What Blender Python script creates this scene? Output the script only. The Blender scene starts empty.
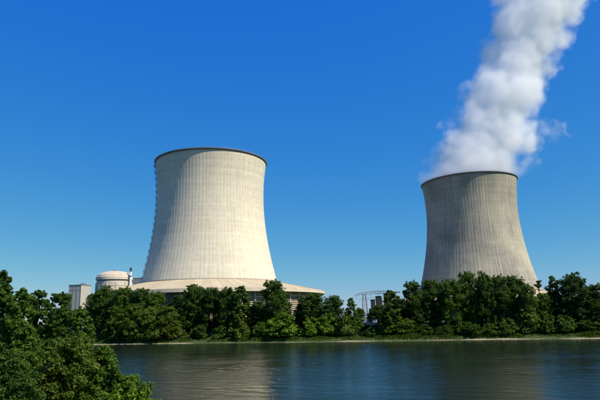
import bpy, bmesh, math, random
import numpy as np
from mathutils import Matrix, Vector

# ------------------------------------------------------------------ camera, sky, sun, exposure
sc = bpy.context.scene
C = sc.collection
FPX, PITCH, ROLL, HC = 543.7, 0.2147, 0.0252, 9.5      # focal length in photo pixels, tilt, roll, height over water
_F = Vector((0, math.cos(PITCH), math.sin(PITCH)))
_R0 = Vector((1, 0, 0)); _U0 = _R0.cross(_F)
_R = math.cos(ROLL)*_R0 - math.sin(ROLL)*_U0
_U = math.sin(ROLL)*_R0 + math.cos(ROLL)*_U0
cam = bpy.data.cameras.new('camera'); cam_ob = bpy.data.objects.new('camera', cam); C.objects.link(cam_ob)
cam.sensor_width = 36.0; cam.lens = 36.0*FPX/600.0
cam.clip_start = 0.5; cam.clip_end = 30000
cam_ob.matrix_world = Matrix(((_R.x, _U.x, -_F.x, 0), (_R.y, _U.y, -_F.y, 0), (_R.z, _U.z, -_F.z, HC), (0, 0, 0, 1)))
sc.camera = cam_ob

SUN_AZ, SUN_EL = math.radians(118), math.radians(50)
world = bpy.data.worlds.new('World'); sc.world = world; world.use_nodes = True
wn = world.node_tree.nodes; wl = world.node_tree.links
bg = wn['Background']
sky = wn.new('ShaderNodeTexSky'); sky.sky_type = 'NISHITA'; sky.sun_disc = False
sky.sun_elevation = SUN_EL; sky.sun_rotation = SUN_AZ
sky.altitude = 1000; sky.air_density = 1.0; sky.dust_density = 0.5; sky.ozone_density = 4.0
# the same film response for the whole sky: deep slide-film blue, one curve per colour channel
EXPO = 0.45
_sp = wn.new('ShaderNodeSeparateColor'); _cb = wn.new('ShaderNodeCombineColor'); wl.new(sky.outputs[0], _sp.inputs[0])
for _i, (_k, _g) in enumerate(((.0215, 1.64), (.1160, .80), (.580, .07))):
    _p = wn.new('ShaderNodeMath'); _p.operation = 'POWER'; _p.inputs[1].default_value = _g
    _m = wn.new('ShaderNodeMath'); _m.operation = 'MULTIPLY'; _m.inputs[1].default_value = _k/2**EXPO/.15
    wl.new(_sp.outputs[_i], _p.inputs[0]); wl.new(_p.outputs[0], _m.inputs[0]); wl.new(_m.outputs[0], _cb.inputs[_i])
wl.new(_cb.outputs[0], bg.inputs['Color']); bg.inputs['Strength'].default_value = 0.15
sun = bpy.data.lights.new('sun', 'SUN'); sun_ob = bpy.data.objects.new('sun', sun); C.objects.link(sun_ob)
sun.energy = 4.8; sun.angle = math.radians(0.53); sun.color = (1.0, 0.93, 0.80)
SD = Vector((math.sin(SUN_AZ)*math.cos(SUN_EL), math.cos(SUN_AZ)*math.cos(SUN_EL), math.sin(SUN_EL)))
sun_ob.rotation_euler = SD.to_track_quat('Z', 'Y').to_euler(); sun_ob.location = (0, -40, 120)
sc.view_settings.view_transform = 'Standard'; sc.view_settings.look = 'None'
sc.view_settings.exposure = EXPO; sc.view_settings.gamma = 1.0; sc.view_settings.use_curve_mapping = False
sc.render.engine = 'CYCLES'
cy = sc.cycles
cy.use_denoising = True
cy.max_bounces = 16; cy.diffuse_bounces = 3; cy.glossy_bounces = 3; cy.transmission_bounces = 3
cy.volume_bounces = 16; cy.transparent_max_bounces = 8
cy.volume_step_rate = 1.0; cy.volume_max_steps = 256
cy.sample_clamp_indirect = 6.0

# ------------------------------------------------------------------ pixel helpers (photo pixels, 600 x 400)
def ray(px, py): return _F*FPX + _R*(px-300) + _U*(200-py)
def at_depth(px, py, Y):
    d = ray(px, py); return d*(Y/d.y) + Vector((0, 0, HC))

# ------------------------------------------------------------------ materials
MATS = {}
class NT:
    def __init__(s, name):
        s.m = bpy.data.materials.new(name); s.m.use_nodes = True
        s.t = s.m.node_tree; s.n = s.t.nodes; s.l = s.t.links
        s.bsdf = s.n['Principled BSDF']; s.out = s.n['Material Output']; MATS[name] = s.m
    def node(s, typ, **kw):
        x = s.n.new(typ)
        for k, v in kw.items():
            if k.startswith('i_'): x.inputs[k[2:].replace('_', ' ')].default_value = v
            else: setattr(x, k, v)
        return x
    def link(s, a, b): s.l.new(a, b)
    def math(s, op, a, b=None, c=None, clamp=False):
        x = s.n.new('ShaderNodeMath'); x.operation = op; x.use_clamp = clamp
        for i, v in enumerate((a, b, c)):
            if v is None: continue
            if isinstance(v, (int, float)): x.inputs[i].default_value = v
            else: s.l.new(v, x.inputs[i])
        return x.outputs[0]
    def mix(s, fac, a, b, blend='MIX'):
        x = s.n.new('ShaderNodeMix'); x.data_type = 'RGBA'; x.blend_type = blend
        for sock, v in ((x.inputs[0], fac), (x.inputs[6], a), (x.inputs[7], b)):
            if isinstance(v, (int, float)): sock.default_value = v
            elif isinstance(v, tuple): sock.default_value = (*v, 1)
            else: s.l.new(v, sock)
        return x.outputs[2]
    def noise(s, vec, scale, detail=4, rough=.55, dist=0.0):
        x = s.n.new('ShaderNodeTexNoise'); x.inputs['Scale'].default_value = scale
        x.inputs['Detail'].default_value = detail; x.inputs['Roughness'].default_value = rough; x.inputs['Distortion'].default_value = dist
        if vec is not None: s.l.new(vec, x.inputs['Vector'])
        return x.outputs['Fac']
    def mapping(s, vec, scale=(1, 1, 1), loc=(0, 0, 0)):
        x = s.n.new('ShaderNodeMapping'); x.inputs['Scale'].default_value = scale; x.inputs['Location'].default_value = loc
        s.l.new(vec, x.inputs['Vector']); return x.outputs[0]
    def ramp(s, fac, stops):
        x = s.n.new('ShaderNodeMapRange'); x.inputs[1].default_value, x.inputs[2].default_value, x.inputs[3].default_value, x.inputs[4].default_value = stops
        s.l.new(fac, x.inputs[0]); return x.outputs[0]
    def coord(s, which='Object'):
        return s.n.new('ShaderNodeTexCoord').outputs[which]
    def sep(s, v):
        x = s.n.new('ShaderNodeSeparateXYZ'); s.l.new(v, x.inputs[0]); return x.outputs
    def comb(s, a, b, c):
        x = s.n.new('ShaderNodeCombineXYZ')
        for i, v in enumerate((a, b, c)):
            if isinstance(v, (int, float)): x.inputs[i].default_value = v
            else: s.l.new(v, x.inputs[i])
        return x.outputs[0]
    def bump(s, h, strength, dist):
        x = s.n.new('ShaderNodeBump'); x.inputs['Strength'].default_value = strength; x.inputs['Distance'].default_value = dist
        s.l.new(h, x.inputs['Height']); s.l.new(x.outputs[0], s.bsdf.inputs['Normal'])

def simple(name, col, rough=.8, var=.25, scale=.6, metal=0.0):
    t = NT(name); v = t.noise(t.coord(), scale, 5, .6)
    f = t.ramp(v, (.25, .75, 1-var, 1+var*.4))
    c = t.mix(1.0, col, t.comb(f, f, f), 'MULTIPLY')
    t.link(c, t.bsdf.inputs['Base Color']); t.bsdf.inputs['Roughness'].default_value = rough
    t.bsdf.inputs['Metallic'].default_value = metal
    return t.m

def concrete_shell(name, col, stain, amount, patch, jl):
    """cast concrete: lifts, weathering streaks down the meridians, broad patches"""
    t = NT(name); o = t.coord(); x, y, z = t.sep(o)
    ang = t.math('ARCTAN2', y, x)
    a16 = t.math('MULTIPLY', ang, 36.0)
    streak = t.noise(t.comb(a16, t.math('MULTIPLY', z, .035), 0.0), 1.0, 6, .65)
    fine = t.noise(t.comb(t.math('MULTIPLY', ang, 150.0), t.math('MULTIPLY', z, .12), 3.0), 1.0, 3, .6)
    broad = t.noise(o, .028, 4, .55, .4)
    lift = t.noise(t.comb(t.math('MULTIPLY', ang, 1.2), 7.0, t.math('MULTIPLY', z, .62)), 1.0, 2, .4)
    # a course of cast panels about 1.5 m high: each its own tone
    fr = t.math('ABSOLUTE', t.math('SUBTRACT', t.math('FRACT', t.math('MULTIPLY', ang, 104/(2*math.pi))), .5))
    joint = t.math('MULTIPLY', t.ramp(fr, (.06, .16, 1, 0)), t.ramp(fine, (.3, .65, .15, .55)))   # dirt run along the ribs
    wh = t.node('ShaderNodeTexWhiteNoise', noise_dimensions='2D')
    t.link(t.comb(t.math('FLOOR', t.math('MULTIPLY', ang, 104/(2*math.pi))), t.math('FLOOR', t.math('MULTIPLY', z, .62)), 0.0), wh.inputs['Vector'])
    course = t.node('ShaderNodeTexWhiteNoise', noise_dimensions='1D')
    t.link(t.math('FLOOR', t.math('MULTIPLY', z, .62)), course.inputs['W'])
    s1 = t.ramp(streak, (.38, .74, 0, amount))
    s2 = t.ramp(fine, (.45, .8, 0, amount*.6))
    s3 = t.ramp(broad, (.4, .72, 0, patch))
    runoff = t.math('MULTIPLY', t.ramp(t.noise(t.comb(t.math('MULTIPLY', ang, 22.0), t.math('MULTIPLY', z, .012), 5.0), 1.0, 5, .7), (.46, .70, 0, 1)), t.ramp(z, (70, 113, .12, .55)))
    s3 = t.math('ADD', s3, t.math('MULTIPLY', runoff, amount*1.3))
    tot = t.math('ADD', t.math('ADD', t.math('ADD', s1, s2), s3), t.math('MULTIPLY', joint, jl), clamp=True)
    c = t.mix(tot, col, stain)
    f = t.math('ADD', .88, t.math('ADD', t.math('MULTIPLY', wh.outputs[0], .09), t.math('MULTIPLY', course.outputs[0], .08)))
    f = t.math('MULTIPLY', f, t.ramp(lift, (.2, .8, .94, 1.06)))
    c = t.mix(1.0, c, t.comb(f, f, f), 'MULTIPLY')
    t.link(c, t.bsdf.inputs['Base Color']); t.bsdf.inputs['Roughness'].default_value = .9
    return t.m

M_SHELL1 = concrete_shell('pale_shell_concrete', (.70, .63, .475), (.46, .415, .32), .45, .30, .45)
M_SHELL2 = concrete_shell('grey_shell_concrete', (.50, .445, .32), (.22, .205, .17), .65, .75, .7)
M_RIM = simple('rim_concrete', (.16, .15, .135), .9, .3, .2)
def roof_material():
    t = NT('skirt_roof_cream'); o = t.coord(); x, y, z = t.sep(o); ang = t.math('ARCTAN2', y, x)
    st = t.noise(t.comb(t.math('MULTIPLY', ang, 40.0), t.math('MULTIPLY', z, .10), 1.0), 1.0, 5, .65); b = t.noise(o, .06, 4, .6)
    wh = t.node('ShaderNodeTexWhiteNoise', noise_dimensions='1D'); t.link(t.math('FLOOR', t.math('MULTIPLY', ang, 72/(2*math.pi))), wh.inputs['W'])
    c = t.mix(t.math('ADD', t.ramp(st, (.42, .75, 0, .6)), t.ramp(b, (.45, .7, 0, .4)), clamp=True), (.50, .41, .265), (.31, .255, .175))
    f = t.math('ADD', .90, t.math('MULTIPLY', wh.outputs[0], .14)); c = t.mix(1.0, c, t.comb(f, f, f), 'MULTIPLY')
    t.link(c, t.bsdf.inputs['Base Color']); t.bsdf.inputs['Roughness'].default_value = .85; return t.m
M_ROOF = roof_material()
M_FASCIA = simple('fascia_cream', (.58, .51, .38), .8, .25, .3)
M_LOUVER = simple('louver_brown', (.30, .235, .165), .9, .3, .4)
M_COLUMN = simple('column_concrete', (.40, .34, .26), .9, .25, .5)
M_STEEL = simple('galvanised_steel', (.22, .235, .25), .55, .2, 1.0, .4)
M_DSTEEL = simple('dark_steel', (.05, .055, .06), .6, .2, 1.0, .2)
M_CONT = simple('containment_concrete', (.56, .50, .39), .9, .22, .08)
M_CONTD = simple('containment_band', (.20, .22, .25), .9, .2, .1)
M_DOME = simple('dome_concrete', (.50, .41, .32), .9, .2, .1)
M_WHITE = simple('white_paint', (.78, .78, .76), .5, .08, .7)
M_HALL = simple('hall_cladding', (.42, .40, .34), .7, .12, .1)
M_HALLD = simple('hall_grey', (.20, .21, .23), .7, .15, .1)
M_DARKB = simple('dark_cladding', (.016, .016, .018), .8, .3, .2)
M_WALLC = simple('landing_concrete', (.40, .34, .26), .9, .35, .6)
M_GLASS = simple('tinted_glass', (.02, .025, .03), .08, .1, .5)
M_TYRE = simple('tyre_rubber', (.02, .02, .02), .9, .2, 2.0)
M_LAMP = simple('lamp_lens', (.7, .7, .65), .2, .1, 2.0)
M_CABLE = simple('cable', (.06, .06, .065), .6, .1, 1.0)
M_INSUL = simple('insulator_glass', (.08, .11, .10), .2, .1, 1.0)
M_BARK = simple('bark', (.10, .08, .055), .95, .45, 1.6)

def leaf_material():
    t = NT('leaf')
    geo = t.node('ShaderNodeNewGeometry'); oi = t.node('ShaderNodeObjectInfo')
    r = geo.outputs['Random Per Island']
    dark = t.mix(1.0, oi.outputs['Color'], (.62, .70, .55), 'MULTIPLY')
    light = t.mix(1.0, oi.outputs['Color'], (1.55, 1.35, 1.15), 'MULTIPLY')
    col = t.mix(t.math('POWER', r, 1.6), dark, light)
    pos = t.noise(t.coord('Object'), .35, 2, .5)
    f = t.ramp(pos, (.3, .7, .8, 1.2)); col = t.mix(1.0, col, t.comb(f, f, f), 'MULTIPLY')
    t.link(col, t.bsdf.inputs['Base Color']); t.bsdf.inputs['Roughness'].default_value = .55
    t.bsdf.inputs['Specular IOR Level'].default_value = .12
    tr = t.node('ShaderNodeBsdfTranslucent')
    t.link(t.mix(1.0, col, (1.3, 1.25, .45), 'MULTIPLY'), tr.inputs['Color'])
    ms = t.node('ShaderNodeMixShader'); ms.inputs[0].default_value = .33
    t.link(t.bsdf.outputs[0], ms.inputs[1]); t.link(tr.outputs[0], ms.inputs[2]); t.link(ms.outputs[0], t.out.inputs['Surface'])
    return t.m
M_LEAF = leaf_material()

def ground_material():
    t = NT('bank_soil_and_grass'); o = t.coord('Object'); x, y, z = t.sep(o)
    n = t.noise(o, .35, 6, .65); n2 = t.noise(o, .04, 4, .55)
    grass = t.mix(t.ramp(n, (.35, .7, 0, 1)), (.022, .046, .006), (.046, .075, .011))
    grass = t.mix(t.ramp(n2, (.45, .65, 0, .7)), grass, (.065, .070, .02))
    sand = t.mix(t.ramp(n, (.3, .7, 0, 1)), (.20, .16, .10), (.34, .28, .18))
    zz = t.math('ADD', z, t.math('MULTIPLY', t.math('SUBTRACT', n2, .485), 2.6))
    c = t.mix(t.ramp(zz, (.12, .30, 0, 1)), sand, grass)
    t.link(c, t.bsdf.inputs['Base Color']); t.bsdf.inputs['Roughness'].default_value = .95
    t.bump(n, .6, .3); return t.m
M_GROUND = ground_material()

def water_material():
    t = NT('river_water'); o = t.coord('Object')
    m1 = t.mapping(o, (.30, .62, 1)); m2 = t.mapping(o, (2.2, 3.2, 1), (7, 3, 0)); m3 = t.mapping(o, (.03, .07, 1))
    a = t.noise(m1, 1.0, 3, .55, .6); b = t.noise(m2, 1.0, 3, .6, .3); g = t.noise(m3, 1.0, 3, .55)
    calm = t.ramp(g, (.35, .65, .45, 1.2))
    h = t.math('ADD', t.math('MULTIPLY', a, .55), t.math('MULTIPLY', b, .48))
    h = t.math('MULTIPLY', h, calm)
    p = t.bsdf
    p.inputs['Base Color'].default_value = (.010, .016, .010, 1); p.inputs['Roughness'].default_value = .06
    p.inputs['IOR'].default_value = 1.17
    t.bump(h, 1.0, .10); return t.m
M_WATER = water_material()

# ------------------------------------------------------------------ mesh helpers
def tag(o, label=None, cat=None, group=None, kind=None):
    for k, v in (('label', label), ('category', cat), ('group', group), ('kind', kind)):
        if v: o[k] = v
    return o
def link(name, me, mat=None, parent=None, loc=None, rz=0.0):
    o = bpy.data.objects.new(name, me); C.objects.link(o)
    if mat is not None and me is not None and not me.materials: me.materials.append(mat)
    if loc is not None: o.location = loc
    o.rotation_euler[2] = rz
    if parent is not None: o.parent = parent
    return o
def empty(name, loc, rz=0.0):
    o = bpy.data.objects.new(name, None); C.objects.link(o); o.location = loc; o.rotation_euler[2] = rz
    o.empty_display_size = .5; return o
def pydata(name, v, f, smooth=False):
    me = bpy.data.meshes.new(name); me.from_pydata([tuple(map(float, p)) for p in v], [], f); me.update()
    if smooth: me.polygons.foreach_set('use_smooth', [True]*len(me.polygons))
    return me
def np_mesh(name, verts, quads, smooth=False):
    """verts (n,3), quads (m,k) arrays"""
    me = bpy.data.meshes.new(name); k = quads.shape[1]
    me.vertices.add(len(verts)); me.vertices.foreach_set('co', np.ascontiguousarray(verts, np.float32).ravel())
    me.loops.add(quads.size); me.loops.foreach_set('vertex_index', np.ascontiguousarray(quads, np.int32).ravel())
    me.polygons.add(len(quads)); me.polygons.foreach_set('loop_start', np.arange(0, quads.size, k, dtype=np.int32))
    me.update(calc_edges=True)
    if smooth: me.polygons.foreach_set('use_smooth', np.ones(len(quads), bool))
    return me
class MB:
    def __init__(s): s.v = []; s.f = []
    def box(s, c, d, rz=0.0):
        n = len(s.v); ca, sa = math.cos(rz), math.sin(rz)
        for k in (-1, 1):
            for i, j in ((-1, -1), (1, -1), (1, 1), (-1, 1)):
                x, y = i*d[0]/2, j*d[1]/2
                s.v.append((c[0]+x*ca-y*sa, c[1]+x*sa+y*ca, c[2]+k*d[2]/2))
        s.f += [(n+3, n+2, n+1, n), (n+4, n+5, n+6, n+7)] + [(n+i, n+(i+1) % 4, n+4+(i+1) % 4, n+4+i) for i in range(4)]
        return s
    def tube(s, pts, rad, k=6, cap=True):
        pts = [Vector(p) for p in pts]; n0 = len(s.v)
        for i, p in enumerate(pts):
            d = (pts[min(i+1, len(pts)-1)] - pts[max(i-1, 0)]).normalized()
            a = d.cross(Vector((0, 0, 1)));  a = d.cross(Vector((1, 0, 0))) if a.length < .05 else a
            a.normalize(); b = d.cross(a); r = rad[i] if isinstance(rad, (list, tuple)) else rad
            for j in range(k):
                t = 2*math.pi*j/k; s.v.append(tuple(p + (a*math.cos(t) + b*math.sin(t))*r))
        for i in range(len(pts)-1):
            for j in range(k):
                q = n0+i*k; s.f.append((q+j, q+(j+1) % k, q+k+(j+1) % k, q+k+j))
        if cap:
            s.f.append(tuple(n0+j for j in range(k))[::-1]); q = n0+(len(pts)-1)*k; s.f.append(tuple(q+j for j in range(k)))
        return s
    def lathe(s, prof, n=96, closed=False):
        n0 = len(s.v); m = len(prof)
        for r, z in prof:
            for j in range(n):
                t = 2*math.pi*j/n; s.v.append((r*math.cos(t), r*math.sin(t), z))
        for i in range(m if closed else m-1):
            for j in range(n):
                a = n0+i*n; b = n0+((i+1) % m)*n; s.f.append((a+j, a+(j+1) % n, b+(j+1) % n, b+j))
        return s
    def prism(s, poly, y0, y1):
        """polygon in x,z pulled along y"""
        n0 = len(s.v); k = len(poly)
        for y in (y0, y1):
            for x, z in poly: s.v.append((x, y, z))
        s.f += [tuple(n0+i for i in range(k)), tuple(n0+k+i for i in range(k))[::-1]]
        s.f += [(n0+(i+1) % k, n0+i, n0+k+i, n0+k+(i+1) % k) for i in range(k)]
        return s
    def mesh(s, name, smooth=False):
        me = pydata(name, s.v, s.f, smooth)
        bm = bmesh.new(); bm.from_mesh(me); bmesh.ops.recalc_face_normals(bm, faces=bm.faces); bm.to_mesh(me); bm.free()
        return me
    def build(s, name, mat, parent=None, smooth=False, loc=None, rz=0.0):
        return link(name, s.mesh(name, smooth), mat, parent, loc, rz)

# ------------------------------------------------------------------ ground and river
EU = Vector((1, -.3, 0)).normalized(); EV = Vector((.3, 1, 0)).normalized()
V_NEAR, V_FAR = 47.9, 220.6
PLATEAU = 6.5
def wig(u): return 1.2*math.sin(u*.045+1) + .8*math.sin(u*.11+.4) + .4*math.sin(u*.31)
def smooth(a, b, x):
    t = min(1, max(0, (x-a)/(b-a))); return t*t*(3-2*t)
def bank_z(u, v):
    if v > 130:
        d = v - V_FAR - wig(u)*.8
        if d < 0: return max(-3, d*.25)
        n = .25*math.sin(u*.23+d)+.2*math.sin(u*.61)
        return d*.16*(1-smooth(3, 6, d)) + smooth(2.2, 5, d)*(1.3+n*.5) + smooth(5, 19, d)*(PLATEAU-1.3) + 0.0
    d = V_NEAR - v + wig(u*1.3)
    if d < 0: return max(-3, d*.25)
    return .12*min(d, 5) + smooth(2, 22, d)*1.6 + smooth(22, 40, d)*5.4
def ground_z(x, y):
    p = Vector((x, y, 0)); return bank_z(p.dot(EU), p.dot(EV))
def axis(segments):
    out = []
    for a, b, n in segments: out += list(np.linspace(a, b, n, endpoint=False))
    return out + [segments[-1][1]]
us = axis([(-9000, -1500, 12), (-1500, -320, 20), (-320, 320, 214), (320, 1500, 20), (1500, 9000, 12)])
vs = axis([(-6000, -300, 10), (-300, 0, 8), (0, 70, 46), (70, 200, 10), (200, 246, 62), (246, 420, 8), (420, 1500, 10), (1500, 12000, 12)])
gv = []
for v in vs:
    for u in us:
        p = EU*u + EV*v; gv.append((p.x, p.y, bank_z(u, v)))
nu = len(us)
gq = np.array([(j*nu+i, j*nu+i+1, (j+1)*nu+i+1, (j+1)*nu+i) for j in range(len(vs)-1) for i in range(nu-1)])
tag(link('ground', np_mesh('ground', np.array(gv), gq, True), M_GROUND), kind='structure')
def river_mesh():
    """water sheet with real wind waves where the photo looks, running on flat to both horizons"""
    rng = np.random.default_rng(21)
    ufine = np.arange(-190, 150.1, .5); vfine = np.concatenate([np.arange(V_NEAR-8, 120, .27), np.arange(120, V_FAR+6.1, .42)])
    u = np.concatenate([[-9000, -3000, -1000, -400, -230], ufine, [190, 400, 1000, 3000, 9000]]); v = vfine
    U_, V_ = np.meshgrid(u, v)
    Z = np.zeros_like(U_)
    wind = math.radians(62)
    for i in range(64):
        L = .7*(4.6/.7)**rng.random(); k = 2*math.pi/L; a = wind+rng.normal(0, .55)
        st = .0125*(1.0 if L < 2.0 else .62)
        Z += st/k*np.sin(k*(U_*math.cos(a)+V_*math.sin(a))+rng.uniform(0, 6.28))
    gust = .75+.35*np.sin(U_*.031+1.1+.6*np.sin(V_*.05))*np.sin(V_*.043+.7+.5*np.sin(U_*.02))
    edge = np.clip(np.minimum(U_+190, 150-U_)/25, 0, 1)
    Z *= gust*edge
    P = U_[..., None]*np.array(EU)+V_[..., None]*np.array(EV); P[..., 2] = Z
    n = len(u); j, i = np.meshgrid(np.arange(len(v)-1), np.arange(n-1), indexing='ij'); q = (j*n+i).ravel()
    return np_mesh('river', P.reshape(-1, 3), np.stack([q, q+1, q+n+1, q+n], 1), True)
tag(link('river', river_mesh(), M_WATER), kind='structure')

# ------------------------------------------------------------------ cooling towers
S = 35.0                                      # throat radius in metres; profile fitted to the silhouettes
ZT, BL, BU, ZTOP, ZJ = 2.283*S+HC, 2.197*S, 1.98*S, 2.958*S+HC, 33.0
def shell_r(z): return S*math.sqrt(1+((z-ZT)/(BL if z < ZT else BU))**2)
NRIB = 104
def shell_mesh():
    zs = np.linspace(8.0, ZTOP, 62); offs = [(0, 0), (.23, 0), (.46, 0), (.465, .004), (.535, .004), (.54, 0), (.77, 0)]
    ang, ex = [], []
    for i in range(NRIB):
        for a, e in offs: ang.append((i+a)*2*math.pi/NRIB); ex.append(e)
    ang = np.array(ang); ex = np.array(ex); n = len(ang); V = []
    for z in zs:
        r = shell_r(z)+ex; V.append(np.stack([r*np.cos(ang), r*np.sin(ang), np.full(n, z)], 1))
    for z in zs[::-1][::4]:                   # inner face
        r = shell_r(z)-.7; V.append(np.stack([r*np.cos(ang), r*np.sin(ang), np.full(n, z)], 1))
    rows = len(V); V = np.concatenate(V); j = np.arange(n); j2 = (j+1) % n
    Q = np.concatenate([np.stack([k*n+j, k*n+j2, (k+1)*n+j2, (k+1)*n+j], 1) for k in range(rows-1)])
    return np_mesh('shell', V, Q)
ME_SHELL = shell_mesh()
ME_RIM = MB().lathe([(shell_r(ZTOP)-.9, ZTOP-.1), (shell_r(ZTOP)-.9, ZTOP+.55), (shell_r(ZTOP)+.75, ZTOP+.55), (shell_r(ZTOP)+.75, ZTOP+.2), (shell_r(ZTOP)+.2, ZTOP-.45)], 208, True).mesh('rim_cornice')
def railing_mesh():
    b = MB(); r = shell_r(ZTOP)+.5
    for z in (ZTOP+1.05, ZTOP+1.5): b.lathe([(r-.02, z-.02), (r+.02, z-.02), (r+.02, z+.02), (r-.02, z+.02)], 104, True)
    for i in range(104):
        t = 2*math.pi*i/104; b.box((r*math.cos(t), r*math.sin(t), ZTOP+1.03), (.04, .04, .96), t)
    return b.mesh('railing')
ME_RAIL = railing_mesh()
R_EAVE, Z_EAVE = 73.5, 26.2
ME_ROOF = MB().lathe([(shell_r(ZJ)+.15, ZJ), (58, 29.8), (R_EAVE, Z_EAVE), (R_EAVE, Z_EAVE-.25), (58, 29.4), (shell_r(ZJ)+.15, ZJ-.5)], 144, True).mesh('skirt_roof')
ME_FASCIA = MB().lathe([(R_EAVE+.02, Z_EAVE-.30), (R_EAVE+.5, Z_EAVE-.30), (R_EAVE+.5, Z_EAVE-1.9), (R_EAVE+.02, Z_EAVE-1.9)], 144, True).mesh('eave_fascia')
ME_JOINT = MB().lathe([(shell_r(ZJ)+.28, ZJ-.3), (shell_r(ZJ)+.95, ZJ-.3), (shell_r(ZJ)+.95, ZJ+.35), (shell_r(ZJ)+.28, ZJ+.35)], 144, True).mesh('joint_band')
def batten():
    b = MB(); p = [(shell_r(ZJ)+1.2, ZJ-.18), (58, 29.83), (R_EAVE-.05, Z_EAVE+.03)]
    for (r0, z0), (r1, z1) in zip(p[:-1], p[1:]):
        k = len(b.v)
        for r, z in ((r0, z0), (r1, z1)): b.v += [(r, -.12, z-.05), (r, -.12, z+.04), (r, .12, z+.04), (r, .12, z-.05)]
        b.f += [(k, k+1, k+5, k+4), (k+1, k+2, k+6, k+5), (k+2, k+3, k+7, k+6), (k, k+1, k+2, k+3), (k+4, k+5, k+6, k+7)]
    return b.mesh('roof_batten')
ME_BATTEN = batten()
NB = 56
_r0 = 70.5; _bay = 2*math.pi*_r0/NB
ME_COL = MB().box((0, 0, (Z_EAVE-1.2+PLATEAU)/2), (.9, .9, Z_EAVE-1.2-PLATEAU)).box((0, 0, PLATEAU+.5), (1.5, 1.5, 1.2)).mesh('column')
def louver():
    b = MB(); z0, z1 = PLATEAU+2.2, Z_EAVE-1.9; n = 15
    for i in range(n):
        z = z0+(z1-z0)*i/(n-1); y0 = -.45
        k = len(b.v); w = _bay/2-.5
        b.v += [(y0+.45, -w, z), (y0+.45, w, z), (y0, w, z+1.1), (y0, -w, z+1.1), (y0+.40, -w, z-.02), (y0+.40, w, z-.02), (y0-.05, w, z+1.08), (y0-.05, -w, z+1.08)]
        b.f += [(k, k+1, k+2, k+3), (k+4, k+5, k+6, k+7), (k, k+1, k+5, k+4), (k+2, k+3, k+7, k+6)]
    b.box((-.9, 0, (z0+z1)/2), (.25, 2*(_bay/2-.5), z1-z0+2))
    return b.mesh('louver_panel')
ME_LOUV = louver()
def cooling_tower(loc, label, mat, ladder, drop=0.0):
    t = empty('cooling_tower', (loc[0], loc[1], 0)); tag(t, label, 'cooling tower', 'pair of cooling towers')
    sh = link('shell', ME_SHELL.copy(), mat, t)
    rim = link('rim_cornice', ME_RIM, M_RIM, t); link('railing', ME_RAIL, M_STEEL, rim)
    link('skirt_roof', ME_ROOF, M_ROOF, t, (0, 0, -drop)); link('eave_fascia', ME_FASCIA, M_FASCIA, t, (0, 0, -drop))
    jb = link('joint_band', ME_JOINT, M_COLUMN, t, (0, 0, -drop)); kk = shell_r(ZJ-drop)/shell_r(ZJ); jb.scale = (kk, kk, 1)
    for i in range(72):
        link('roof_batten', ME_BATTEN, M_ROOF, t, (0, 0, -drop), 2*math.pi*i/72)
    for i in range(NB):
        a = 2*math.pi*(i+.5)/NB
        link('column', ME_COL, M_COLUMN, t, (_r0*math.cos(a), _r0*math.sin(a), -drop), a)
        a = 2*math.pi*i/NB
        link('louver_panel', ME_LOUV, M_LOUVER, t, (_r0*math.cos(a), _r0*math.sin(a), -drop), a)
    if ladder is not None:
        ca, sa = math.cos(ladder), math.sin(ladder); tx, ty = -sa, ca
        zs = np.linspace(ZJ+1, ZTOP+1, 40)
        b = MB()
        for k in (-.45, .45):
            b.tube([((shell_r(z)+.75)*ca+tx*k, (shell_r(z)+.75)*sa+ty*k, z) for z in zs], .09, 5)
            b.tube([((shell_r(z)+1.35)*ca+tx*k, (shell_r(z)+1.35)*sa+ty*k, z) for z in zs], .045, 5)
        for z in np.arange(ZJ+1.5, ZTOP, .75):
            r = shell_r(z); b.tube([((r+.75)*ca+tx*k, (r+.75)*sa+ty*k, z) for k in (-.45, .45)], .05, 4)
        lad = b.build('access_ladder', M_STEEL, t)
        lm = MB().box((.9, 0, 0), (2.3, 2.6, .22))
        for x, y in ((2.0, -1.2), (2.0, 1.2), (.4, -1.2), (.4, 1.2)): lm.box((x, y, .6), (.12, .12, 1.2))
        lm.box((2.0, 0, 1.15), (.12, 2.6, .12)); lm.box((1.1, -1.2, 1.15), (1.9, .12, .12)); lm.box((1.1, 1.2, 1.15), (1.9, .12, .12))
        lm.tube([(0.1, -.9, -1.6), (1.7, -.9, -.1)], .09, 4); lm.tube([(0.1, .9, -1.6), (1.7, .9, -.1)], .09, 4)
        lmesh = lm.mesh('landing')
        for z in np.arange(ZJ+4, ZTOP-1, 4.4):
            lo = link('landing', lmesh, M_STEEL, lad, ((shell_r(z)+.3)*ca, (shell_r(z)+.3)*sa, z), ladder); lo.scale = (.62, .7, .8)
    return t
T1 = Vector((-1.702*S, 10.175*S, 0)); T2 = Vector((3.914*S, 12.266*S, 0))
_lang = math.atan2(-T1.y, -T1.x) - math.radians(93.5)
cooling_tower(T1, 'pale cream concrete cooling tower on the left, no steam, ladder up its left edge', M_SHELL1, _lang)
cooling_tower(T2, 'grey concrete cooling tower on the right with white steam rising from its rim', M_SHELL2, None, 7.0)

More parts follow.
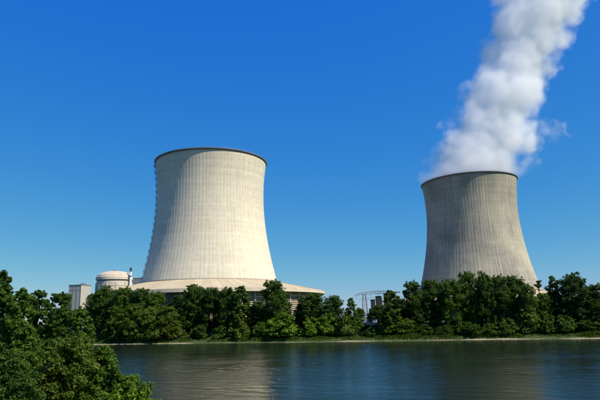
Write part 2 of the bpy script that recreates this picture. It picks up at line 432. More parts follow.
# ------------------------------------------------------------------ steam plume
PX0, PX1, PX2, PY1, PR0, PR1, PR2 = -1.5, .535, -.00006, .12, 41.0, -.19, .00105
PRMAX = 48.0; ZPL = 270.0
def steam():
    rnd = random.Random(5); bm = bmesh.new()
    z = -6.0
    while z < ZPL:
        R = min(PRMAX, PR0+PR1*z+PR2*z*z); ax, ay = PX0+PX1*z+PX2*z*z, PY1*z
        bmesh.ops.create_icosphere(bm, subdivisions=2, radius=R*(.9 if z < 6 else 1.05), matrix=Matrix.Translation((ax, ay, z+ (R*.0 if z > 20 else R*.35))))
        if z > 8:
            for k in range(7):
                t = rnd.uniform(0, 2*math.pi); q = rnd.uniform(.75, 1.0)*R; r = R*rnd.uniform(.32, .55)
                bmesh.ops.create_icosphere(bm, subdivisions=2, radius=r, matrix=Matrix.Translation((ax+q*math.cos(t), ay+q*math.sin(t), z+rnd.uniform(-6, 6))))
        z += R*.33
    # ragged wisps torn off to the right
    for (x, zz, r) in ((52, 28, 15), (62, 34, 15), (74, 41, 14), (85, 47, 10), (51, 47, 16), (60, 56, 14)):
        bmesh.ops.create_icosphere(bm, subdivisions=2, radius=r, matrix=Matrix.Translation((x+5, PY1*zz, zz+3)))
    for v in bm.verts:
        if v.co.z < .6: v.co.z = .6
        if v.co.z < 14:
            d = math.hypot(v.co.x, v.co.y); lim = shell_r(ZTOP)-.6 + v.co.z*2.5
            if d > lim: v.co.x *= lim/d; v.co.y *= lim/d
    me = bpy.data.meshes.new('steam_plume'); bm.to_mesh(me); bm.free()
    o = bpy.data.objects.new('steam_plume', me); C.objects.link(o)
    md = o.modifiers.new('r', 'REMESH'); md.mode = 'VOXEL'; md.voxel_size = 3.0
    dg = bpy.context.evaluated_depsgraph_get(); me2 = bpy.data.meshes.new_from_object(o.evaluated_get(dg))
    o.modifiers.clear(); o.data = me2; me2.name = 'steam_plume'; o.location = (T2.x, T2.y, ZTOP)
    t = NT('steam'); t.n.remove(t.bsdf)
    co = t.coord('Object'); x, y, z = t.sep(co)
    zz = t.math('MULTIPLY', z, z)
    ax = t.math('ADD', t.math('ADD', t.math('MULTIPLY', z, PX1), PX0), t.math('MULTIPLY', zz, PX2)); ay = t.math('MULTIPLY', z, PY1)
    R = t.math('MINIMUM', t.math('ADD', t.math('ADD', t.math('MULTIPLY', z, PR1), t.math('MULTIPLY', zz, PR2)), PR0), PRMAX)
    dx = t.math('SUBTRACT', x, ax); dy = t.math('SUBTRACT', y, ay)
    d = t.math('DIVIDE', t.math('SQRT', t.math('ADD', t.math('MULTIPLY', dx, dx), t.math('MULTIPLY', dy, dy))), R)
    wv = t.node('ShaderNodeTexNoise'); wv.inputs['Scale'].default_value = .055; wv.inputs['Detail'].default_value = 2; t.link(co, wv.inputs['Vector'])
    vm = t.node('ShaderNodeVectorMath', operation='MULTIPLY_ADD'); t.link(wv.outputs['Color'], vm.inputs[0]); vm.inputs[1].default_value = (13,)*3; t.link(co, vm.inputs[2])
    def billow(scale, off):
        vo = t.node('ShaderNodeTexVoronoi', feature='F1'); vo.inputs['Scale'].default_value = scale
        t.link(t.mapping(vm.outputs[0], (1, 1, 1), off), vo.inputs['Vector'])
        return t.math('SUBTRACT', .5, vo.outputs['Distance'])
    b1 = billow(.036, (3, 1, 0)); b2 = billow(.085, (9, 4, 2)); n1 = t.noise(co, .15, 3, .65); n2 = t.noise(co, .013, 1, .5)
    e = t.math('ADD', t.math('MULTIPLY', b1, .85), t.math('MULTIPLY', b2, .50))
    e = t.math('ADD', e, t.math('ADD', t.math('MULTIPLY', t.math('SUBTRACT', n1, .5), .85), t.math('MULTIPLY', t.math('SUBTRACT', n2, .5), .6)))
    e = t.math('MULTIPLY', e, t.ramp(z, (0, 16, .15, 1)))
    e = t.math('SUBTRACT', e, t.math('SUBTRACT', d, t.math('MINIMUM', t.ramp(z, (0, 14, 1.04, 1.06)), t.ramp(z, (14, 70, 1.06, 1.0)))))
    dens = t.math('POWER', t.ramp(e, (-.10, .34, 0, 1)), 1.6)
    # thin skirt of torn wisps outside the core
    dens = t.math('MULTIPLY', dens, t.math('MULTIPLY', t.ramp(z, (0, 80, .046, .075)), t.ramp(z, (150, 255, 1, 0))))
    q = [t.math('DIVIDE', t.math('SUBTRACT', a, b), c) for a, b, c in ((x, 72, 28), (y, 4, 15), (z, 44, 20))]
    d2 = t.math('SQRT', t.math('ADD', t.math('ADD', t.math('MULTIPLY', q[0], q[0]), t.math('MULTIPLY', q[1], q[1])), t.math('MULTIPLY', q[2], q[2])))
    n3 = t.noise(co, .075, 5, .65, .8)
    w2 = t.math('SUBTRACT', t.math('MULTIPLY', t.math('SUBTRACT', n3, .52), 3.2), t.math('SUBTRACT', d2, .55))
    dens = t.math('ADD', dens, t.ramp(w2, (0.0, .8, 0, .04)))
    pv = t.node('ShaderNodeVolumePrincipled'); pv.inputs['Color'].default_value = (.995, .997, 1.0, 1)
    pv.inputs['Anisotropy'].default_value = 0.0
    t.link(dens, pv.inputs['Density']); t.link(pv.outputs[0], t.out.inputs['Volume'])
    t.m.volume_intersection_method = 'FAST' if hasattr(t.m, 'volume_intersection_method') else None
    try: t.m.cycles.volume_step_rate = 0.4
    except Exception: pass
    me2.materials.clear(); me2.materials.append(t.m)
    tag(o, 'white steam plume rising from the grey cooling tower and drifting right', 'steam', kind='stuff')
steam()

# ------------------------------------------------------------------ reactor and halls, far left
def reactor():
    c = at_depth(114, 290, 640); cx, cy = c.x, c.y; r = 20.0; zt = 62.5
    t = empty('reactor_building', (cx, cy, PLATEAU)); tag(t, 'round pale reactor building with shallow dome left of the cream tower', 'reactor building')
    o = -PLATEAU
    MB().lathe([(r, 0), (r, 56.8+o), (0.01, 56.8+o)], 96).build('wall', M_CONT, t)
    MB().lathe([(r-.8, 56.82+o), (r-.8, 58.5+o)], 96).build('recessed_band', M_CONTD, t)
    MB().lathe([(r-.9, 58.5+o), (r+.7, 58.5+o), (r+.7, 61.5+o), (r+.2, 62.3+o), (r-.9, 62.3+o)], 96, True).build('ring_beam', M_CONT, t)
    MB().lathe([(r+.02, 51.4+o), (r+.35, 51.4+o), (r+.35, 52+o), (r+.02, 52+o)], 96, True).build('belt', M_CONT, t)
    prof = [(19.8*math.cos(a), 62.2+o+7.2*math.sin(a)) for a in np.linspace(0, math.pi/2-.01, 14)]
    d = MB().lathe(prof, 96).build('dome', M_DOME, t, True)
    MB().lathe([(2.2, 69+o), (2.2, 70.6+o), (0.02, 71+o)], 24).build('vent_cap', M_CONTD, d)
    me = MB().box((r+.35, 0, (55+o)/2), (.7, 1.1, 55+o)).mesh('buttress')
    for k in range(12):
        link('buttress', me, M_CONT, t, (0, 0, 0), math.radians(-95+k*30))
    s = empty('vent_stack', (cx+r+1.2, cy-8, PLATEAU)); tag(s, 'thin white vent stack with dark tip beside the reactor building', 'vent stack')
    MB().tube([(0, 0, 0), (0, 0, 58), (0, 0, 61)], [1.4, 1.2, 1.15], 20).build('shaft', M_WHITE, s)
    MB().tube([(0, 0, 61.02), (0, 0, 65.5)], 1.25, 20).build('tip', M_DSTEEL, s)
    MB().lathe([(1.25, 56), (2.3, 56), (2.3, 56.3), (1.25, 56.3)], 20, True).build('platform', M_STEEL, s)
reactor()
def hall(name, label, px0, px1, pytop, Y, depth, rz, mat, mats, cat='building'):
    a, b = at_depth(px0, pytop, Y), at_depth(px1, pytop, Y); w = b.x-a.x; h = a.z-PLATEAU
    t = empty(name, ((a.x+b.x)/2, Y+depth/2, PLATEAU), rz); tag(t, label, cat)
    MB().box((0, 0, h/2), (w, depth, h)).build('wall', mat, t)
    MB().box((0, 0, h+.35), (w+.8, depth+.8, .66)).build('roof', mats, t)
    n = max(3, int(w/5.2)); me = MB().box((0, 0, 0), (.35, .22, h-1.0)).mesh('pilaster')
    for i in range(n+1): link('pilaster', me, mats, t, (-w/2+.3+(w-.6)*i/n, -depth/2-.12, (h-1)/2))
    me = MB().box((0, 0, 0), (1.8, .14, .8)).mesh('vent_louver')
    for i in range(n): link('vent_louver', me, mats, t, (-w/2+.3+(w-.6)*(i+.5)/n, -depth/2-.075, h-5))
    rt = MB().box((w*.2, 2, h+1.5), (w*.3, depth*.3, 1.6)).build('roof_unit', mats, t)
    return t
hall('auxiliary_building', 'tall pale grey box building standing left of the domed reactor', 70, 84, 285.4, 590, 17, math.radians(-14), M_HALL, M_HALLD)
hall('turbine_hall', 'low blue grey hall between the reactor and the cream tower', 132, 156, 278.5, 760, 60, 0, M_HALLD, M_HALLD)

# ------------------------------------------------------------------ gap between the towers: pylon, lines, dark plant building, landing
def pylon():
    Y = 430.0; a = at_depth(357, 296, Y); b = at_depth(384, 290, Y)
    cx = at_depth(364.5, 300, Y).x; top = 29.3 - PLATEAU
    t = empty('transmission_pylon', (cx, Y, PLATEAU)); tag(t, 'grey lattice pylon with wide arm rising in the gap between the towers', 'pylon')
    def lattice(b, pts_a, pts_b, r=.16):
        b.tube(pts_a, r, 4); b.tube(pts_b, r, 4)
        for i in range(len(pts_a)-1):
            b.tube([pts_a[i], pts_b[i+1]], r*.6, 4); b.tube([pts_b[i], pts_a[i+1]], r*.6, 4)
    for s in (-1, 1):
        for q in (-1, 1):
            m = MB(); m.tube([(s*2.2, q*2.0, 0), (s*1.1, q*1.0, top-2)], .22, 5).build('leg', M_STEEL, t)
    m = MB(); zs = np.linspace(0, top-2, 9)
    w = lambda z: 2.2-1.1*z/(top-2)
    for q in (-1, 1):
        for z0, z1 in zip(zs[:-1], zs[1:]):
            m.tube([(-w(z0), q*w(z0)*.9, z0), (w(z1), q*w(z1)*.9, z1)], .09, 4); m.tube([(w(z0), q*w(z0)*.9, z0), (-w(z1), q*w(z1)*.9, z1)], .09, 4)
    m.build('bracing', M_STEEL, t)
    m = MB()
    xs = np.linspace(-7, 28, 22); zlo = lambda x: top-2.6 + (-.9 if x < -4 else 0) + .02*x
    zhi = lambda x: zlo(x) + 1.9*math.exp(-((x-9)/16)**2) + .25
    for q in (-.8, .8): lattice(m, [(x, q, zlo(x)) for x in xs], [(x, q, zhi(x)) for x in xs], .10)
    arm = m.build('cross_arm', M_STEEL, t)
    for x in (20.,):
        for q in (-1, 1): MB().tube([(x+q*1.4, 0, 0), (x, 0, zlo(x))], .22, 5).build('leg', M_STEEL, t)
    ins = MB()
    for k in range(7): ins.lathe([(.06, -.35*k), (.28, -.35*k-.12), (.06, -.35*k-.2)], 8)
    me = ins.mesh('insulator')
    hang = [-6.5, -1, 5, 11, 17, 24]
    for x in hang: link('insulator', me, M_INSUL, arm, (x, 0, zlo(x)-.1))
    for i, x in enumerate(hang):
        p0 = Vector((cx+x, Y, PLATEAU+zlo(x)-2.5)); p1 = Vector((cx+x+110, Y+150, PLATEAU+26))
        pts = [p0.lerp(p1, s)-Vector((0, 0, 9*4*s*(1-s)*.5)) for s in np.linspace(0, 1, 18)]
        ob = MB().tube(pts, .07, 4).build('power_line', M_CABLE)
        tag(ob, ('leftmost', 'second from left', 'third from left', 'third from right', 'second from right', 'rightmost')[i]+' thin dark power line hanging from the pylon arm', 'power line', 'power lines from the pylon')
pylon()
def dark_plant():
    Y = 400.0; p0 = at_depth(371, 309, Y); p1 = at_depth(396, 309, Y); h0 = p0.z-PLATEAU
    t = empty('plant_building', (p0.x, Y, PLATEAU)); tag(t, 'dark plant building with black upright stacks right of the pylon', 'building')
    W = p1.x-p0.x
    MB().box((W/2, 6, h0/2), (W, 12, h0)).build('wall', M_DARKB, t)
    MB().box((W/2, 6, h0+.2), (W+.6, 12.6, .38)).build('roof', M_DSTEEL, t)
    for a, b, top in ((371.5, 375.5, 300), (376.5, 381.8, 296.5), (384.5, 388.8, 294)):
        q0, q1 = at_depth(a, top, Y), at_depth(b, top, Y); w = q1.x-q0.x; hh = q0.z-PLATEAU
        s = MB().box((q0.x-p0.x+w/2, 4, (h0+.4+hh)/2), (w, w, hh-h0-.4)).box((q0.x-p0.x+w/2, 4, hh+.2), (w+.5, w+.5, .4)).build('upright_stack', M_DARKB, t)
    q0, q1 = at_depth(382.1, 298, Y), at_depth(384.0, 298, Y); hh = q0.z-PLATEAU
    MB().tube([((q0.x+q1.x)/2-p0.x, 3.5, h0+.4), ((q0.x+q1.x)/2-p0.x, 3.5, hh)], .62, 14).build('white_duct', M_WHITE, t)
    me = MB().box((0, -.05, 0), (1.6, .12, 1.2)).mesh('window')
    for i in range(5): link('window', me, M_GLASS, t, (W*(i+.5)/5, 0, h0*.6))
dark_plant()

def van(label, x, y, rz, z):
    t = empty('parked_van', (x, y, z), rz); tag(t, label, 'van', 'white vans parked on the far bank')
    body = [(-2.5, .35), (2.45, .35), (2.5, 1.0), (1.75, 1.25), (1.15, 2.15), (-2.4, 2.2), (-2.5, 2.0)]
    MB().prism(body, -.95, .95).build('body', M_WHITE, t)
    MB().prism([(1.25, 1.30), (1.68, 1.30), (1.15, 2.0), (.95, 2.0)], -.965, .965).build('cab_window', M_GLASS, t)
    MB().prism([(.15, 1.30), (1.1, 1.30), (.85, 1.98), (.15, 1.98)], -.97, .97).build('side_window', M_GLASS, t)
    for x0 in (-1.5, 1.5):
        for s in (-1, 1):
            w = MB().tube([(x0, s*.80, .36), (x0, s*1.0, .36)], .36, 16).build('wheel', M_TYRE, t)
            MB().tube([(x0, s*1.0, .36), (x0, s*1.02, .36)], .2, 12).build('rim', M_STEEL, w)
    for s in (-1, 1): MB().box((2.49, s*.7, .85), (.08, .3, .2)).build('headlight', M_LAMP, t)
def spot(px, py, z):          # where the line of sight meets height z (below the eye)
    d = ray(px, py); s = (z-HC)/d.z; return d*s + Vector((0, 0, HC))
def far_bank(px, back):       # ground point under photo column px, so many metres behind the far shore line
    d = ray(px, 330); t = (V_FAR+back)/(d.x*EV.x+d.y*EV.y); p = d*t
    return Vector((p.x, p.y, ground_z(p.x, p.y)))
p = far_bank(363, 24); van('white van parked above the concrete landing between the two towers', p.x, p.y, .25, p.z)
p = far_bank(252, 22); van('white van half hidden among the trees before the cream tower', p.x, p.y, .1, p.z)

def landing():
    a = far_bank(361, 13); b = far_bank(390, 13); w = (b-a).length; ang = math.atan2(b.y-a.y, b.x-a.x)
    t = empty('concrete_landing', (a.x, a.y, 0), ang); tag(t, 'beige concrete landing with dark intake opening on the far bank', 'landing')
    MB().box((w/2, 4, 6.4), (w, 9, .6)).build('deck', M_WALLC, t)
    MB().box((w/2, -.55, 6.95), (w, .3, .5)).build('kerb', M_WALLC, t)
    MB().box((w/2, 7.8, 3.4), (w-1, .6, 5.4)).build('back_wall', M_DARKB, t)
    me = MB().box((0, 0, 3.3), (.7, 8, 5.6)).mesh('pier')
    for k in range(4): link('pier', me, M_WALLC, t, (.35+(w-.7)*k/3, 4, 0))
    st = MB()
    for k in range(10): st.box((-1.1, -3.6+.36*k+.18, .8+.52*k+.26), (1.6, .38, .52))
    st.build('steps', M_WALLC, t)
    me = MB().box((0, -.5, 7.75), (.09, .09, 1.1)).mesh('rail_post')
    for k in range(10): link('rail_post', me, M_STEEL, t, (.2+(w-.4)*k/9, 0, 0))
    MB().box((w/2, -.5, 8.3), (w, .08, .08)).build('handrail', M_STEEL, t)
    c = empty('utility_cabinet', (a.x+math.cos(ang)*w*.46-2*math.sin(ang), a.y+math.sin(ang)*w*.46+2*math.cos(ang), 6.7), ang)
    tag(c, 'small white utility cabinet on the concrete landing', 'cabinet')
    MB().box((0, 0, .75), (1.8, .9, 1.5)).build('housing', M_WHITE, c); MB().box((0, 0, 1.55), (2.0, 1.1, .12)).build('lid', M_HALLD, c)
    MB().box((0, -.46, .75), (.03, .02, 1.35)).build('door_seam', M_DARKB, c)
landing()

# ------------------------------------------------------------------ trees
def leaf_cloud(rng, centers, radii, weights, n, size, outward=.75, up=.35, rnd=.6, squash=.85, fill=.35):
    """n leaf quads spread over lobes: mostly near the lobe surface, some within"""
    li = rng.choice(len(centers), n, p=weights/weights.sum())
    d = rng.normal(size=(n, 3)); d /= np.linalg.norm(d, axis=1)[:, None]
    rr = np.where(rng.random(n) < fill, rng.random(n)**.5, rng.uniform(.82, 1.12, n))
    P = centers[li] + d*(radii[li]*rr)[:, None]*np.array([1, 1, squash])
    N = d*outward + np.array([0, 0, up]) + rng.normal(size=(n, 3))*rnd*.6
    N /= np.linalg.norm(N, axis=1)[:, None]
    T = np.cross(N, rng.normal(size=(n, 3))); T /= np.linalg.norm(T, axis=1)[:, None]; B = np.cross(N, T)
    s = size*rng.uniform(.6, 1.3, n)[:, None]
    V = np.stack([P-T*s*.75, P+B*s*.42-N*s*.08, P+T*s*.75, P-B*s*.42-N*s*.08], 1)
    return V
def mesh_from_quads(name, V):
    n = len(V); return np_mesh(name, V.reshape(-1, 3), np.arange(4*n).reshape(n, 4))
def crown_lobes(rng, H, W, base, kind, n):
    c, r = [], []
    for i in range(n):
        t = (i+rng.random())/n; z = H*(base+(1-base)*t)
        if kind == 'round': prof = math.sin(math.pi*min(1, .18+.72*t))**.7
        elif kind == 'narrow': prof = (1-t)**.45*.9+.12 if t > .25 else .75+t
        elif kind == 'bush': prof = math.cos(t*math.pi/2)**.6+.08
        else: prof = (1-t)**.9+.05
        a = i*2.39996+rng.uniform(-.5, .5); q = W*prof*rng.uniform(.35, .80)
        rr = W*prof*rng.uniform(.32, .52)+W*.07
        c.append((q*math.cos(a), q*math.sin(a), min(z, H-rr*.7))); r.append(rr)
    c.append((0, 0, H-W*.22)); r.append(W*.26)
    return np.array(c), np.array(r)
def trunk_mesh(name, rng, H, r0, centers, base, W):
    b = MB(); top = H*.86; n = 9; bend = rng.uniform(-.03, .03, 2)*H
    f = lambda s: Vector((bend[0]*math.sin(s*2.4), bend[1]*math.sin(s*2.9), top*s-.4))
    b.tube([f(i/n) for i in range(n+1)], [r0*(1.25 if i == 0 else 1)*(1-i/n)**.8+.03 for i in range(n+1)], 8)
    for i in range(0, len(centers), max(1, len(centers)//12)):
        c = Vector(centers[i]); s = max(.12, min(.85, (c.z-.28*math.hypot(c.x, c.y)*1.6)/top))
        p = f(s); mid = p.lerp(c, .5)+Vector((0, 0, .04*H))
        b.tube([p, mid, c], [r0*(1-s)*.55+.04, r0*.22+.03, .03], 5)
    return b.mesh(name, True)
def tree_variant(seed, H, W, base, kind, n_lobes, n_leaf, leaf, r0, clumps=7):
    rng = np.random.default_rng(seed); c, r = crown_lobes(rng, H, W, base, kind, n_lobes)
    # clumps: every lobe carries smaller ones on its surface
    cc, rr = [c], [r*.62]
    for k in range(clumps):
        d = rng.normal(size=c.shape); d[:, 2] += .25; d /= np.linalg.norm(d, axis=1)[:, None]
        cc.append(c+d*(r*rng.uniform(.6, 1.05, len(r)))[:, None]); rr.append(r*rng.uniform(.16, .36, len(r)))
    cc = np.concatenate(cc); rr = np.concatenate(rr)
    keep = cc[:, 2] > .05*H; cc, rr = cc[keep], rr[keep]
    V = leaf_cloud(rng, cc, rr, rr**2, n_leaf, leaf)
    lo = V[..., 2].min(1); V = V[(lo > .1)]
    zmax = V[..., 2].max(); V[..., 2] *= H/zmax
    crown = mesh_from_quads('crown', V); crown.materials.append(M_LEAF)
    tr = trunk_mesh('trunk', rng, H, r0, c, base, W); tr.materials.append(M_BARK)
    return crown, tr, H, np.abs(V[..., 0]).max()*.5+np.abs(V[..., 1]).max()*.5
VAR = {'round': [tree_variant(11+i, 18, 6.0, .03, 'round', 40, 23000, .37, .34) for i in range(5)],
       'narrow': [tree_variant(31+i, 18, 3.6, .03, 'narrow', 30, 14000, .36, .28) for i in range(3)],
       'bush': [tree_variant(51+i, 5, 3.2, .05, 'bush', 18, 6000, .30, .10) for i in range(3)]}
def pine_variant():
    rng = np.random.default_rng(77); H = 18; cs, rs = [], []
    for k in range(17):
        z = H*(.40+.58*rng.random()); L = (4.4*(1-(z/H-.40)/.62)+.8)*rng.uniform(.35, 1.15); a = rng.uniform(0, 6.28)
        for q in (.3, .5, .7, .88, 1.0): cs.append((L*q*math.cos(a), L*q*math.sin(a), z+L*.35*q*q)); rs.append(.75*(1.2-q*.6))
    for q in np.linspace(.5, 1, 9): cs.append((0, 0, H*q)); rs.append(.9*(1.25-q))
    cs = np.array(cs); rs = np.array(rs)
    V = leaf_cloud(rng, cs, rs, rs**2, 5000, .34, squash=.6)
    crown = mesh_from_quads('crown', V); crown.materials.append(M_LEAF)
    tr = trunk_mesh('trunk', rng, H, .26, cs[::3], .4, 4); tr.materials.append(M_BARK)
    return crown, tr, H, 4.4
VAR['pine'] = [pine_variant()]
_rn = random.Random(3)
def plant_tree(name, label, cat, group, base, H, W, variant, col):
    crown, tr, h0, w0 = variant
    t = empty(name, base, _rn.uniform(0, 6.28)); tag(t, label, cat, group)
    t.scale = (W/w0, W/w0*_rn.uniform(.92, 1.08), H/h0)
    c = link('crown', crown, None, t); c.color = (*col, 1); k = link('trunk', tr, None, t)
    return t
DARK, MID, PALE, OLIVE, BRIGHT, BLACK = (.046, .094, .014), (.064, .124, .015), (.102, .152, .026), (.084, .128, .018), (.110, .195, .017), (.032, .066, .013)
FAR = [  # photo column, top row, half width px, metres behind shore, kind, variant, tone, label
 (58, 309, 10, 20, 'round', 0, DARK, 'dark far bank tree glimpsed left of the grey box building'),
 (92, 295, 9, 18, 'round', 1, MID, 'mid green tree at the foot of the grey box building'),
 (104, 286.5, 13, 15, 'round', 2, DARK, 'dark tree right under the left edge of the round reactor'),
 (121, 287, 12, 13, 'round', 3, MID, 'tree right under the right edge of the round reactor'),
 (139, 289, 13, 14, 'round', 4, DARK, 'tree below the left end of the cream tower skirt roof'),
 (156, 292, 11, 17, 'round', 0, MID, 'tree below the lower left corner of the cream shell'),
 (131, 306, 13, 7, 'round', 1, OLIVE, 'olive tree by the water in front of the reactor, leftmost of the olive ones'),
 (151, 308, 12, 7, 'round', 2, PALE, 'pale leafy tree by the water left of the dark grove'),
 (169, 306, 12, 8, 'round', 3, OLIVE, 'olive tree by the water at the left rim of the dark grove'),
 (177, 297, 10, 20, 'narrow', 0, DARK, 'slim dark tree just left of the dark grove before the cream tower'),
 (194, 285, 14, 15, 'round', 4, DARK, 'leftmost tall tree of the dark grove before the cream tower'),
 (212, 288, 12, 16, 'round', 0, BLACK, 'second tall tree of the dark grove before the cream tower'),
 (228, 288, 11, 14, 'round', 1, DARK, 'third tall tree of the dark grove before the cream tower'),
 (241, 287, 10, 12, 'narrow', 1, MID, 'slim mid green tree at the right end of the dark grove'),
 (257, 303, 9, 20, 'round', 2, BLACK, 'low blackish tree between the slim green tree and the broad dark one'),
 (275, 280, 13.5, 14, 'round', 3, DARK, 'broad tall dark tree at the right foot of the cream shell'),
 (313, 294, 14, 14, 'round', 4, DARK, 'round dark tree before the right end of the cream tower skirt'),
 (300, 305, 7, 12, 'narrow', 2, BLACK, 'slim blackish tree just right of the brown skirt wall'),
 (335, 296, 11, 13, 'round', 0, DARK, 'rounded tree right of the cream tower skirt against the sky'),
 (352, 299, 6.5, 11, 'narrow', 0, MID, 'slim pointed tree at the left side of the gap between the towers'),
 (360, 309, 5.5, 26, 'round', 2, DARK, 'small dark tree at the foot of the pylon'),
 (374, 311, 6, 27, 'round', 4, BLACK, 'small blackish tree below the dark plant building'),
 (393, 291, 11, 9, 'narrow', 1, OLIVE, 'olive pointed tree right of the dark plant building'),
 (381, 306, 9, 21, 'round', 1, DARK, 'low dark tree behind the concrete landing'),
 (404, 300, 9, 18, 'round', 2, BLACK, 'low black tree under the left edge of the grey tower skirt'),
 (416, 281, 11, 13, 'round', 3, DARK, 'tall tree at the lower left corner of the grey shell'),
 (435, 280, 13, 16, 'round', 4, DARK, 'tall dark tree before the shaded left part of the grey shell'),
 (455, 279, 12, 12, 'round', 0, MID, 'mid green tree left of the middle of the grey shell'),
 (471, 272, 12, 15, 'round', 1, MID, 'left one of the two tallest trees before the grey shell'),
 (488, 272, 11, 14, 'round', 2, DARK, 'right one of the two tallest trees before the grey shell'),
 (504, 275, 12, 15, 'round', 3, DARK, 'tall tree below the sunlit right part of the grey shell'),
 (518, 276, 11, 18, 'round', 4, DARK, 'dark tree second from the lower right corner of the grey shell'),
 (531, 284, 9.5, 11, 'round', 0, OLIVE, 'olive tree at the lower right corner of the grey shell'),
 (544, 282, 7, 30, 'pine', 0, BLACK, 'black spiky conifer right of the grey shell'),
 (547, 294, 9, 14, 'round', 1, MID, 'low green tree below the black spiky conifer'),
 (558, 277, 8.5, 17, 'narrow', 2, DARK, 'narrow dark tree left of the big dark tree near the right edge'),
 (579, 273, 15, 14, 'round', 2, BLACK, 'big rounded dark tree near the right edge of the picture'),
 (600, 284, 12, 14, 'round', 3, DARK, 'dark tree cut by the right edge of the picture'),
]
for px, ty, hw, back, kind, vi, col, label in FAR:
    b = far_bank(px, back); top = at_depth(px, ty-2, b.y).z
    dist = (b-Vector((0, 0, HC))).dot(_F)
    plant_tree('conifer' if kind == 'pine' else 'broadleaf_tree', label, 'tree', 'trees on the far bank', b-Vector((0, 0, .15)), top-b.z, hw*dist/FPX*1.42, VAR[kind][vi % len(VAR[kind])], col)
BUSH = [  # photo column, top row, half width, behind shore, variant, tone, label
 (285, 315, 20, 5.5, 0, BRIGHT, 'large bright green rounded bush by the water below the broad dark tree'),
 (312, 321, 10, 5, 1, BRIGHT, 'bright green bush right beside the large rounded one'),
 (328, 317, 10, 6, 2, BRIGHT, 'bright bush third from the large rounded one going right'),
 (346, 317, 10, 6, 0, PALE, 'pale bush below the slim pointed tree'),
 (115, 322, 12, 5, 1, OLIVE, 'olive bush by the water near the foreground foliage'),
 (140, 324, 11, 4.5, 2, PALE, 'pale bush by the water, second from the foreground foliage'),
 (160, 322, 12, 4.5, 0, PALE, 'pale bush by the water, third from the foreground foliage'),
 (178, 327, 8, 5, 1, OLIVE, 'olive bush at the left edge of the dark grove shade'),
 (200, 329, 8, 6, 2, DARK, 'dark bush under the leftmost tall grove tree'),
 (222, 330, 8, 6, 0, MID, 'green bush under the third tall grove tree'),
 (240, 321, 10, 6, 1, OLIVE, 'olive bush under the slim mid green tree'),
 (262, 326, 9, 5, 2, MID, 'green bush just left of the large bright one'),
 (357, 321, 8, 9, 1, MID, 'green bush left of the concrete landing under the slim pointed tree'),
 (384, 323, 8, 6, 2, OLIVE, 'olive bush covering the right end of the concrete landing'),
 (372, 331, 8, 5, 0, DARK, 'dark bush below the concrete landing'),
 (392, 328, 9, 5, 1, MID, 'green bush below the olive pointed tree'),
 (407, 322, 10, 7, 2, PALE, 'pale bush right of the concrete landing'),
 (425, 328, 10, 6, 0, DARK, 'dark bush under the shaded left part of the grey shell'),
 (446, 329, 10, 6, 1, DARK, 'dark bush below the mid green tree left of the grey shell middle'),
 (468, 326, 11, 6, 2, DARK, 'dark bush under the left one of the two tallest trees'),
 (490, 327, 10, 6, 0, MID, 'green bush under the right one of the two tallest trees'),
 (509, 322, 10, 6, 1, OLIVE, 'olive bush under the sunlit part of the grey shell'),
 (528, 312, 11, 7, 2, PALE, 'pale tall bush under the lower right corner of the grey shell'),
 (546, 315, 10, 6, 0, OLIVE, 'olive bush below the low green tree near the conifer'),
 (565, 319, 10, 6, 1, MID, 'green bush at the left foot of the big rounded dark tree'),
 (585, 324, 11, 6, 2, DARK, 'dark bush at the right foot of the big rounded dark tree'),
 (604, 322, 10, 6, 0, MID, 'green bush cut by the right edge of the picture'),
]
for px, ty, hw, back, vi, col, label in BUSH:
    b = far_bank(px, back); back += 2.5; b = far_bank(px, back); top = at_depth(px, ty-5, b.y).z; dist = (b-Vector((0, 0, HC))).dot(_F)
    plant_tree('bush', label, 'bush', 'bushes along the far waterline', b-Vector((0, 0, .1)), max(1.6, top-b.z), hw*dist/FPX*1.4, VAR['bush'][vi], col)

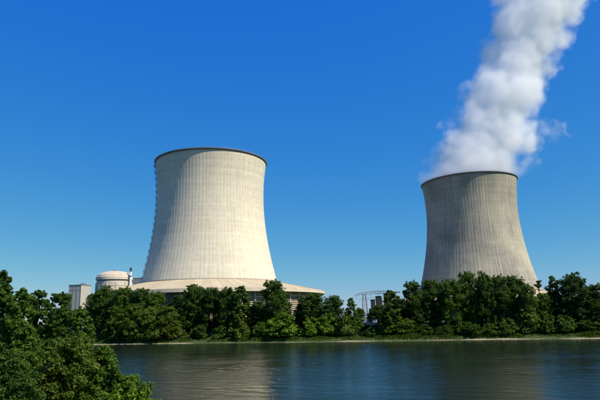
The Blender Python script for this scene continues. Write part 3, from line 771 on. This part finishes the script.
# tall grass on the far bank: nobody could count it
def bank_grass():
    rng = np.random.default_rng(9); n = 52000
    u = rng.uniform(-230, 170, n); d = 1.6+rng.gamma(2.0, 2.2, n); d = d[d < 16]; u = u[:len(d)]; n = len(d)
    P = np.zeros((n, 3))
    for i in range(n):
        v = V_FAR+wig(u[i])*.8+d[i]; q = EU*u[i]+EV*v; P[i] = (q.x, q.y, bank_z(u[i], v)-.05)
    patch = .55+.45*np.sin(u*.13+1.3)*np.sin(u*.047)+.25*np.sin(u*.5)
    h = rng.uniform(.45, 1.35, n)*np.clip(patch, .25, 1.2)*np.where(d < 3, .6, 1.0)
    a = rng.uniform(0, math.pi, n); w = rng.uniform(.10, .28, n)
    ax = np.stack([np.cos(a), np.sin(a), np.zeros(n)], 1)*w[:, None]
    tip = P+np.stack([rng.normal(0, .18, n), rng.normal(0, .18, n), h], 1)
    V = np.stack([P-ax, P+ax, tip+ax*.25, tip-ax*.25], 1)
    me = mesh_from_quads('bank_grass', V); o = link('bank_grass', me, M_LEAF); o.color = (.060, .105, .014, 1)
    tag(o, 'tall green grass fringing the far bank above the sand', 'grass', kind='stuff')
bank_grass()

# ------------------------------------------------------------------ near bank thicket, lower left
NEAR = [  # photo column, top row, half width px, distance, variant, tone, label
 (-4, 268, 20, 60, 0, DARK, 'tallest foreground tree cut by the left edge of the picture'),
 (16, 286, 20, 54, 0, MID, 'foreground tree next to the tallest one at the left edge'),
 (37, 288, 19, 59, 2, DARK, 'slim foreground tree with a rounded tip left of the grey building gap'),
 (58, 290, 19, 56, 0, DARK, 'dark foreground tree just left of the far grey box building'),
 (79, 304, 22, 51, 1, MID, 'foreground shrubby tree below the far grey box building'),
 (28, 322, 34, 44, 1, MID, 'leafy foreground tree filling the lower left corner'),
 (72, 333, 34, 41, 0, OLIVE, 'olive foreground tree in the middle of the lower left thicket'),
 (104, 342, 28, 42, 1, MID, 'foreground bush reaching out over the river, with rounded top'),
 (134, 371, 27, 40, 1, BRIGHT, 'bright lowest foreground bush at the water, rightmost of the thicket'),
 (10, 345, 40, 36, 1, DARK, 'dark foreground bush at the bottom left corner'),
]
for px, ty, hw, Y, vi, col, label in NEAR:
    d = ray(px, 330); b = d*(Y/d.y); gz = ground_z(b.x, b.y); top = at_depth(px, ty, Y).z
    dist = Vector((b.x, b.y, top-HC)).dot(_F)
    Wt, Ht = hw*dist/FPX*1.3, top-gz; kind = ('round', 'bush', 'narrow')[vi]
    area = Wt*Ht; lf = .0031*Y; nl = int(min(70000, max(20000, area*900*(.175/lf)**2)))
    v = tree_variant(100+int(px)*3, Ht, Wt/1.3, (.06, .02, .08)[vi], kind, int(26+area*.35), nl, lf, .10+.008*Ht, 11)
    plant_tree('thicket_tree', label, 'tree', 'thicket on the near bank', (b.x, b.y, gz-.15), Ht, Wt, v, col)
